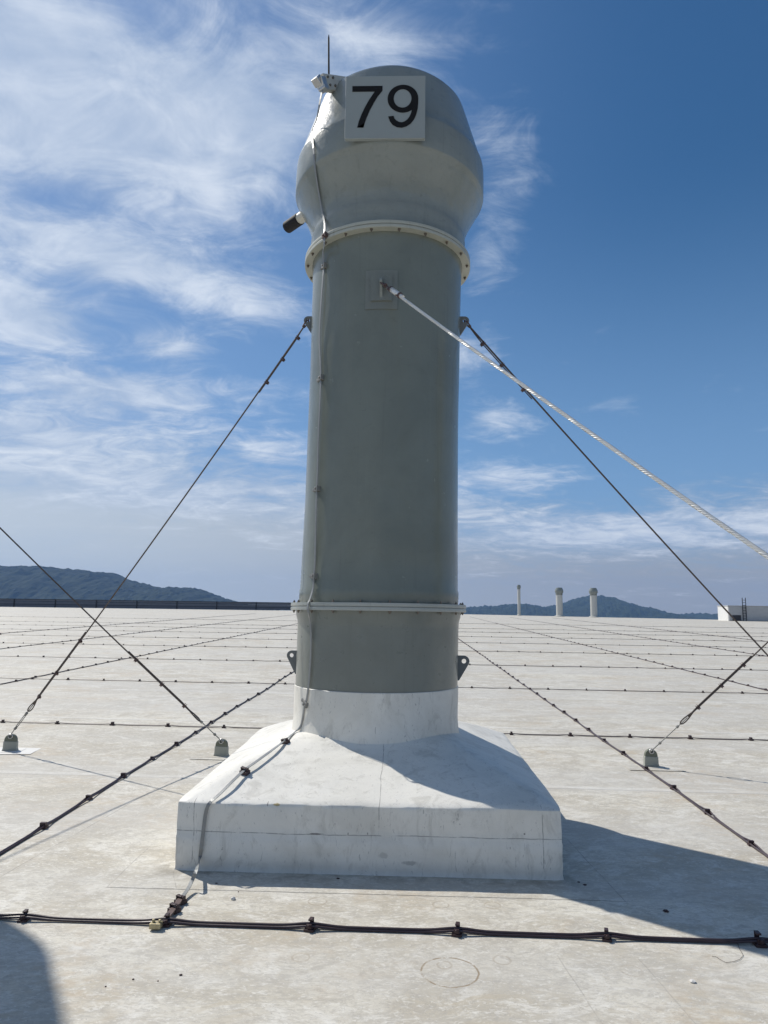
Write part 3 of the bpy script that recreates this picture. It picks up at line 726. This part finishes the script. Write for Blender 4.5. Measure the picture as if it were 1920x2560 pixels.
def guy(A, B, label, rad, fitA, fitB, mat_r, sag=.02, twisted=False, loopA=None, clampmat='clamp', tail=.12, lw=.75):
    """rope from anchor A to lug B; fitA/fitB = clamp distances in metres from each end"""
    A = Vector(A); B = Vector(B); L = (B-A).length; u = (B-A)/L
    s = u.cross(Vector((0,0,1))).normalized(); w = s.cross(u)          # w: upward normal in the vertical plane
    root = empty('guy_rope', (A.x, A.y, A.z-.165)); tag(root, label, 'guy rope', 'steel guy ropes bracing the stacks')
    O = root.location.copy()
    def pt(t): return A + u*t - w*(sag*L*4*(t/L)*(1-t/L)) - O
    start = loopA or .30
    end = L - .05
    rp = MB()
    if twisted:
        n = int((end-start)/.006)
        for k in range(6):
            path = []
            for i in range(n+1):
                t = start + (end-.28-start)*i/n; a = 2*PI*(t/.13 + k/6)
                path.append(pt(t) + (s*math.cos(a) + w*math.sin(a))*rad*.62)
            rp.tube(path, rad*.37, 5)
        rp.tube([pt(start+(end-.28-start)*i/60) for i in range(61)], rad*.5, 6)
    else:
        rp.tube([pt(start+(end-start)*i/70) for i in range(71)], rad, 7)
    # doubled tails inside the clamps
    if fitA:
        ta = fitA[-1] + tail
        rp.tube([pt(start+(ta-start)*i/10) + w*rad*1.7*min(1,(i+.3)/2) + s*rad*.5 for i in range(11)], rad*.7, 6)
    if fitB:
        tb = L - fitB[-1] - tail
        rp.tube([pt(end-.03-(end-.03-tb)*i/10) - w*rad*2.1*min(1,(i+.3)/2) + s*rad*.5 for i in range(11)], rad*.7, 6)
    rp.build('rope', M[mat_r], root, smooth=True)
    # thimble loop at the lower end
    th = MB(); loop = []
    ll = min(.16, start*.6) + rad*2
    for i in range(25):
        a = 2*PI*i/24; r_ = .030*math.sin(a)*(1 if True else 0); f = .5-.5*math.cos(a)
        q = pt(start - .02 + 0) + u*(f*ll - ll*.5) ; wd = math.sin(a)*.028*(1-f*.75)*lw
        loop.append(q + (s*.86+w*.5)*wd*1.3)
    th.tube(loop, rad*.9, 6, caps=False); th.build('thimble', M[mat_r], root, smooth=True)
    # turnbuckle: two side rods between end blocks, with screw rods to both ends
    tb_ = MB(); a1 = start*.22; a2 = start*.72
    for q in (-1, 1): tb_.tube([pt(a1)+s*q*.011, pt(a2)+s*q*.011], .0048, 6)
    tb_.tube([pt(a1-.006), pt(a1+.018)], .014, 8); tb_.tube([pt(a2-.018), pt(a2+.006)], .014, 8)
    tb_.tube([pt(0), pt(a1+.04)], .0055, 6); tb_.tube([pt(a2-.04), pt(start-.01)], .0055, 6)
    tb_.tube([pt(0)+(s*math.cos(2*PI*i/12)+u*math.sin(2*PI*i/12))*.018 for i in range(13)], .006, 6, caps=False)
    tb_.build('turnbuckle', M['bracket'], root, smooth=True)
    for t in list(fitA) + [L-x for x in fitB]:
        c = MB(); q = pt(t)+w*rad*(1 if t < L/2 else -1)
        m4 = Matrix(((u.x,s.x,w.x,q.x),(u.y,s.y,w.y,q.y),(u.z,s.z,w.z,q.z),(0,0,0,1)))
        c.box(-.016,.016,-rad*1.7,rad*1.7,-rad*2.6,-rad*1.2,m4)
        for sx_ in (-.009, .009):
            c.tube([m4 @ Vector(v) for v in ((sx_,-rad*1.2,-rad*4.4),(sx_,-rad*1.2,rad*1.6),(sx_,0,rad*2.7),(sx_,rad*1.2,rad*1.6),(sx_,rad*1.2,-rad*4.4))], rad*.42, 6)
        for yy in (-1, 1): c.tube([m4 @ Vector((0,yy*rad*1.2,-rad*3.6)), m4 @ Vector((0,yy*rad*1.2,-rad*2.6))], rad*.85, 6)
        c.build('clamp', M[clampmat], root)
    # shackle through the lug eye
    sh = MB(); e_ = B - O
    sh.tube([e_ + u*(-.075) + s*.012, e_ + u*(-.02) + s*.020, e_ + u*.008, e_ + u*(-.02) - s*.020, e_ + u*(-.075) - s*.012], .007, 7)
    sh.build('shackle', M['clamp'], root, smooth=True)
    return root
guy(A_L, LUG_L, 'dark guy rope from the left lug down to the anchor at far left', .0072, (.62,.98,1.46), (.18,.42,.68), 'rope_old', .006, loopA=.50)
guy(A_MR, LUG_R, 'dark guy rope from the right lug, running out of frame at right', .0082, (.6,.95,1.3), (.26,.52,.82), 'rope_old', .004, loopA=.45)
gf = guy(A_MF, LUG_F, 'bright twisted steel guy rope from the front lug towards the viewer', .0125, (.6,.95,1.3), (), 'rope', .005, twisted=True, loopA=.4)
# bright socket and turnbuckle under the front lug
O = gf.location.copy(); uu = (LUG_F-A_MF).normalized(); L_ = (LUG_F-A_MF).length; ss_ = uu.cross(Vector((0,0,1))).normalized()
p_ = lambda d: LUG_F - uu*d - O
b_ = MB()
b_.tube([p_(.16), p_(.17), p_(.29), p_(.30)], [.014,.021,.021,.014], 12)
b_.tube([p_(.295), p_(.35)], .0165, 10)
b_.build('rope_socket', M['rope'], gf, smooth=True)
for d in (.165, .305):
    c_ = MB()
    for sg_ in (-1, 1): c_.tube([p_(d)+ss_*sg_*.012, p_(d)+ss_*sg_*.042 + Vector((0,0,-.012))], .007, 6)
    c_.tube([p_(d-.008), p_(d+.008)], .024, 10)
    c_.build('clamp', M['clamp'], gf, smooth=True)
d_ = MB(); d_.tube([p_(.0)+ss_*.011, p_(.16)+ss_*.010], .0045, 6); d_.tube([p_(.0)-ss_*.011, p_(.16)-ss_*.010], .0045, 6); d_.tube([p_(.06), p_(.075)], .017, 8)
d_.build('fork', M['clamp'], gf, smooth=True)
guy(A_N, Vector((-6.42+.70, AY+.07, 4.28)), 'dark guy rope crossing the left side down to the curb anchor', .0074, (.55,.88,1.25), (.2,.45,.7), 'rope_old', .006, loopA=.42)
guy(A_R, Vector((6.77-.72, AY, 4.28)), 'guy rope with open loop rising from the anchor to the right edge', .0074, (.66,.98,1.28), (.2,.45,.7), 'rope_old', .004, loopA=.52, lw=1.35)

# ------------------------------------------------------------------ far things on the roof edge
# dark slatted railing at the left end of the roof
def eline(x):
    e = sorted(edge[:6])
    for (x0,y0),(x1,y1) in zip(e, e[1:]):
        if x0 <= x <= x1: return y0+(y1-y0)*(x-x0)/(x1-x0)
    return e[-1][1]
fr = empty('railing', (-60, eline(-60)-.6, g(eline(-60)))); tag(fr, 'long dark slatted railing along the far left edge of the roof', 'railing')
fo = fr.location.copy()
xs = [x for x in range(-118, -8, 7)]
ra = MB()
def seg(mb, xa, xb, za, zb, th=.08, dy=0):
    ya, yb = eline(xa)-.6+dy, eline(xb)-.6+dy
    mb.add([Vector((x, y, g(y)+z))-fo for (x, y) in ((xa,ya),(xb,yb),(xb,yb+th),(xa,ya+th)) for z in (za, zb)],
           [(0,2,3,1),(2,4,5,3),(4,6,7,5),(6,0,1,7),(1,3,5,7),(0,6,4,2)])
for a, b in zip(xs, xs[1:]):
    for za, zb in ((.06,.50),(.56,.98)): seg(ra, a, b, za, zb, .05, .05)
ra.build('panel', M['fence'], fr)
rb = MB()
for a, b in zip(xs, xs[1:]):
    for za, zb in ((1.36,1.46),(1.0,1.08),(.49,.57)): seg(rb, a, b, za, zb, .10, 0)
rb.build('rail', M['fence2'], fr)
rc = MB()
for a, b in zip(xs, xs[1:]): seg(rc, a, b, 1.08, 1.36, .05, .06)
rc.build('upper_panel', M['fence'], fr)
for x in xs:
    pm_ = MB(); seg(pm_, x-.09, x+.09, 0, 1.48, .16, -.05); pm_.build('post', M['fence2'], fr)

# three far stacks
def far_stack(px, dia, top_py, label, y=None):
    X = atY(px, 1540, 100).x/100; Y = eline(X*100)-2.5
    X *= Y; z0 = g(Y); zt = atY(px, top_py, Y).z
    r = dia/2; r0 = empty('far_exhaust_stack', (X, Y, z0)); tag(r0, label, 'exhaust stack', 'small exhaust stacks on the far roof edge')
    H = zt-z0; k = r/.66 if r > .4 else r/.5
    hh = 1.5*k
    c = MB(); c.revolve([(r*1.5,0),(r*1.5,.1),(r,.16),(r,H-hh)], 28); c.build('column', M['farstack'], r0, smooth=True)
    h = MB(); h.revolve([(r*1.1,H-hh),(r*1.1,H-hh+.05),(r,H-hh+.06),(r*1.02,H-hh+.2*k),(r*1.30,H-hh+.65*k),(r*1.30,H-hh+.95*k),(r*.95,H-.02),(r*.8,H),(0.01,H-.01)], 28); h.build('head', M['head'], r0, smooth=True)
far_stack(1298, .46, 1462, 'thinnest of the three small exhaust stacks on the far roof edge')
far_stack(1399, .95, 1469, 'middle one of the three small exhaust stacks on the far roof edge')
far_stack(1485, .95, 1470, 'small exhaust stack standing before the peak of the distant hill')

# small white plant room on the right roof edge
X = atY(1822, 1549, 90); px_m = 90/F_PX
ph = empty('plant_room', (X.x, 90, g(90))); tag(ph, 'small white plant room with grey louvred side on the far right roof edge', 'building')
hgt = 1.85
w_ = MB(); w_.box(0, 7.5, .1, 3.0, 0, hgt); w_.build('wall', M['white'], ph)
l_ = MB(); l_.box(.05, 5.2, 0, .09, .05, hgt-.06)
for i in range(12): l_.box(.06, 5.2, -.05, -.002, .08+i*.145, .15+i*.145)
l_.build('louvre', M['grey'], ph)
e_ = MB(); e_.box(5.2, 6.6, -.02, .09, .03, hgt-.05); e_.build('end_panel', M['dark'], ph)
d_ = MB(); d_.box(.45,1.5,-.09,-.055,.0,.72); d_.build('door', M['dark'], ph)
m_ = MB()
for xx in (1.75, 2.15): m_.tube([(xx,-.12,0),(xx,-.12,2.9)], .05, 6)
for i in range(8): m_.tube([(1.75,-.12,.3+i*.33),(2.15,-.12,.3+i*.33)], .03, 5)
m_.build('ladder', M['fence2'], ph)
rf_ = MB(); rf_.box(-.06,7.6,-.06,3.06,hgt+.003,hgt+.07); rf_.build('roof_trim', M['grey'], ph)

# ------------------------------------------------------------------ small litter on the membrane
def pebble(px, py, r, mt, name, label, flat=.6, seed=1):
    q = gnd(px, py); import bmesh
    bm = bmesh.new(); bmesh.ops.create_icosphere(bm, subdivisions=2, radius=r)
    for v in bm.verts:
        f = 1 + .35*noise.noise(v.co/r*1.3 + Vector((seed, 0, 0))); v.co *= f; v.co.z *= flat
    me = bpy.data.meshes.new(name); bm.to_mesh(me); bm.free(); me.materials.append(mt)
    o = bpy.data.objects.new(name, me); COL.objects.link(o); o.location = (q.x, q.y, g(q.y)+r*flat*.7); o.rotation_euler = (0,0,seed)
    tag(o, label, 'debris' if name != 'dry_leaf' else 'leaf', 'bits of litter on the roof'); return o
pebble(583, 2249, .013, M['stone'], 'pebble', 'small white pebble between the curb and the front cable', .7, 1)
pebble(1665, 2279, .016, M['leaf'], 'dry_leaf', 'dark dry leaf lying in the stack shadow at right', .35, 2)
pebble(1731, 2455, .014, M['stone'], 'pebble', 'pale grey stone chip at lower right of the roof', .4, 3)
pebble(452, 2438, .0075, M['leaf'], 'dry_leaf', 'dark leaf crumb in the lower left foreground, the largest there', .4, 4)
pebble(333, 2449, .005, M['leaf'], 'dry_leaf', 'tiny dark crumb left of the larger leaf crumb', .5, 5)
pebble(264, 2467, .004, M['leaf'], 'dry_leaf', 'tiny dark crumb beside the round shadow at lower left', .5, 6)
pebble(395, 2453, .0035, M['leaf'], 'dry_leaf', 'tiniest dark crumb between two others at lower left', .5, 7)
pebble(541, 2209, .008, M['leaf'], 'dry_leaf', 'thin dark scrap in the narrow curb shadow', .3, 8)
pebble(596, 2230, .004, M['leaf'], 'dry_leaf', 'small dark crumb just outside the curb shadow', .5, 9)
pebble(1462, 2213, .012, M['leaf'], 'dry_leaf', 'dark scrap beside the front right foot of the curb', .3, 10)
pebble(1447, 2206, .009, M['leaf'], 'dry_leaf', 'dark crumb touching the front right foot of the curb', .3, 11)
pebble(845, 2197, .011, M['leaf'], 'dry_leaf', 'dark crumb in the curb shadow near its middle', .3, 12)
# a thin loose wire at lower right
wp_ = [gnd(*p) for p in ((1843,2356),(1848,2372),(1858,2390),(1850,2400),(1836,2405),(1815,2408),(1800,2400),(1790,2393),(1780,2392))]
wm = MB(); wm.tube([p + Vector((0,0,.003)) - Vector((wp_[0].x, wp_[0].y, g(wp_[0].y))) for p in wp_], .0009, 5)
wo = wm.build('loose_wire', M['clip'], None, smooth=True); wo.location = (wp_[0].x, wp_[0].y, g(wp_[0].y)); tag(wo, 'thin loose curl of wire below the front cable at right', 'wire')

# ------------------------------------------------------------------ sky, sun, camera
SUN_EL, SUN_AZ = R(48), R(-52.5)                     # azimuth from +Y towards +X
world = bpy.data.worlds.new('World'); sc.world = world; world.use_nodes = True
nt = world.node_tree; nt.nodes.clear(); t = NT(nt)
wout = nt.nodes.new('ShaderNodeOutputWorld'); bg = nt.nodes.new('ShaderNodeBackground')
sky = nt.nodes.new('ShaderNodeTexSky'); sky.sky_type = 'NISHITA'; sky.sun_disc = False
sky.sun_elevation = SUN_EL; sky.sun_rotation = SUN_AZ; sky.altitude = 0; sky.air_density = 1.2; sky.dust_density = .7; sky.ozone_density = 3.5
tc = nt.nodes.new('ShaderNodeTexCoord'); Dv = tc.outputs['Generated']
sep = t.n('ShaderNodeSeparateXYZ', i_0=Dv); dx, dy, dz = sep.outputs
az = t.m('MULTIPLY', t.m('ARCTAN2', dx, dy), 180/PI); el = t.m('MULTIPLY', t.m('ARCSINE', dz), 180/PI)
zc = t.m('ADD', t.m('MAXIMUM', dz, 0), .16)
pl = t.n('ShaderNodeCombineXYZ', i_0=t.m('DIVIDE', dx, zc), i_1=t.m('DIVIDE', dy, zc), i_2=0.0).outputs[0]
wisp = t.noise(t.sc(pl, (1.0, 1.35, 1)), 1.9, 11, .60, .8)
fine = t.noise(t.sc(pl, (1.3, 1.7, 1)), 4.6, 10, .66, .9)
big = t.noise(pl, .8, 4, .5, .2)
def gauss(a0, e0, sa, se, amp):
    qa = t.m('DIVIDE', t.m('SUBTRACT', az, a0), sa); qe = t.m('DIVIDE', t.m('SUBTRACT', el, e0), se)
    return t.m('MULTIPLY', t.m('EXPONENT', t.m('MULTIPLY', t.m('ADD', t.m('MULTIPLY', qa, qa), t.m('MULTIPLY', qe, qe)), -1)), amp)
dens = None
for a in [(-25,35.5,14,6.0,.37),(-14,37,8,4.5,.22),(-4,41,7,3,.22),(-45,36,14,9,.3),(9,34,3.6,5,.13),(7.5,28.5,2.8,3.2,.13),(-24,26,11,2.2,.30),(-13,24.5,4,2.2,.14),
          (-30,21.2,5.5,2.3,.33),(-19.5,20.6,3.6,1.5,.24),(-24,16.6,9,2.0,.34),(-29,13,9,2.0,.30),(-11,13,3,1.4,.22),(-20,9.5,16,2.2,.28),(12,7,22,2.2,.14),(8,11,5,1.3,.26),(7,16,2.6,1.5,.20),
          (5,21,3,1.6,.20),(17,16.5,2.2,.8,.14),(20,6.5,14,2.0,.20),(-60,30,20,30,.2),(27,35,11,13,-.30),(-110,45,40,30,.14),(170,45,60,35,.14),(-170,45,60,35,.14)]:  # last three: unseen cloud off behind the viewer, added for fill light
    q = gauss(*a); dens = q if dens is None else t.m('ADD', dens, q)
nz = t.m('ADD', t.m('MULTIPLY', wisp, .60), t.m('MULTIPLY', fine, .40))
cl = t.ss(t.m('ADD', nz, dens), .52, .84)
low = t.m('SUBTRACT', 1.0, t.ss(t.m('SUBTRACT', t.m('SUBTRACT', el, t.m('MULTIPLY', t.ss(az, 12.0, -25.0), 5.0)), t.m('MULTIPLY', t.m('SUBTRACT', nz, .5), 14.0)), 2.5, 11.0))                      # pale haze bank along the horizon
lowc = t.m('MULTIPLY', low, t.m('ADD', .70, t.m('MULTIPLY', nz, .35)))
cc = t.mix(t.ss(nz, .4, .7), (7.0, 8.6, 11.2), (12.6, 13.6, 15.0))
glow = t.ss(az, 24.0, -38.0)                              # the sky pales towards the sun side
hs = t.n('ShaderNodeHueSaturation', i_Saturation=1.38, i_Value=1.0, i_Color=sky.outputs[0])
veil = t.mix(t.m('MULTIPLY', t.m('ADD', .08, t.m('MULTIPLY', glow, .50)), t.ss(t.m('ABSOLUTE', az), 80, 45)), hs.outputs[0], (3.3, 5.7, 10.6))
veil = t.mix(t.m('MULTIPLY', t.m('SUBTRACT', 1, t.ss(el, 2, 34)), .60), veil, (3.9, 7.0, 12.2))
hz_c = t.mix(glow, (6.0, 6.1, 6.3), (9.8, 10.8, 11.6))
colr = t.mix(lowc, veil, hz_c)
colr = t.mix(t.m('MULTIPLY', cl, .85), colr, cc)
t.put(bg.inputs['Color'], colr); bg.inputs['Strength'].default_value = .06
nt.links.new(bg.outputs[0], wout.inputs[0])

sun = bpy.data.lights.new('sun', 'SUN'); sun.energy = 4.15; sun.angle = R(.53); sun.color = (1, .95, .87)
so_ = bpy.data.objects.new('sun', sun); COL.objects.link(so_)
sd = Vector((math.sin(SUN_AZ)*math.cos(SUN_EL), math.cos(SUN_AZ)*math.cos(SUN_EL), math.sin(SUN_EL)))
so_.rotation_euler = sd.to_track_quat('Z', 'Y').to_euler(); so_.location = (0, 0, 30)

cam = bpy.data.cameras.new('camera'); co = bpy.data.objects.new('camera', cam); COL.objects.link(co)
cam.sensor_fit = 'VERTICAL'; cam.sensor_height = 36; cam.lens = 36*F_PX/2560; cam.clip_end = 40000; cam.clip_start = .05
co.matrix_world = Matrix.Translation((0,0,EYE)) @ CAM_M.to_4x4()
sc.camera = co
sc.view_settings.view_transform = 'Standard'; sc.view_settings.look = 'None'; sc.view_settings.gamma = 1; sc.view_settings.exposure = .1
sc.render.resolution_x = 768; sc.render.resolution_y = 1024
sc.cycles.max_bounces = 6; sc.cycles.volume_bounces = 1
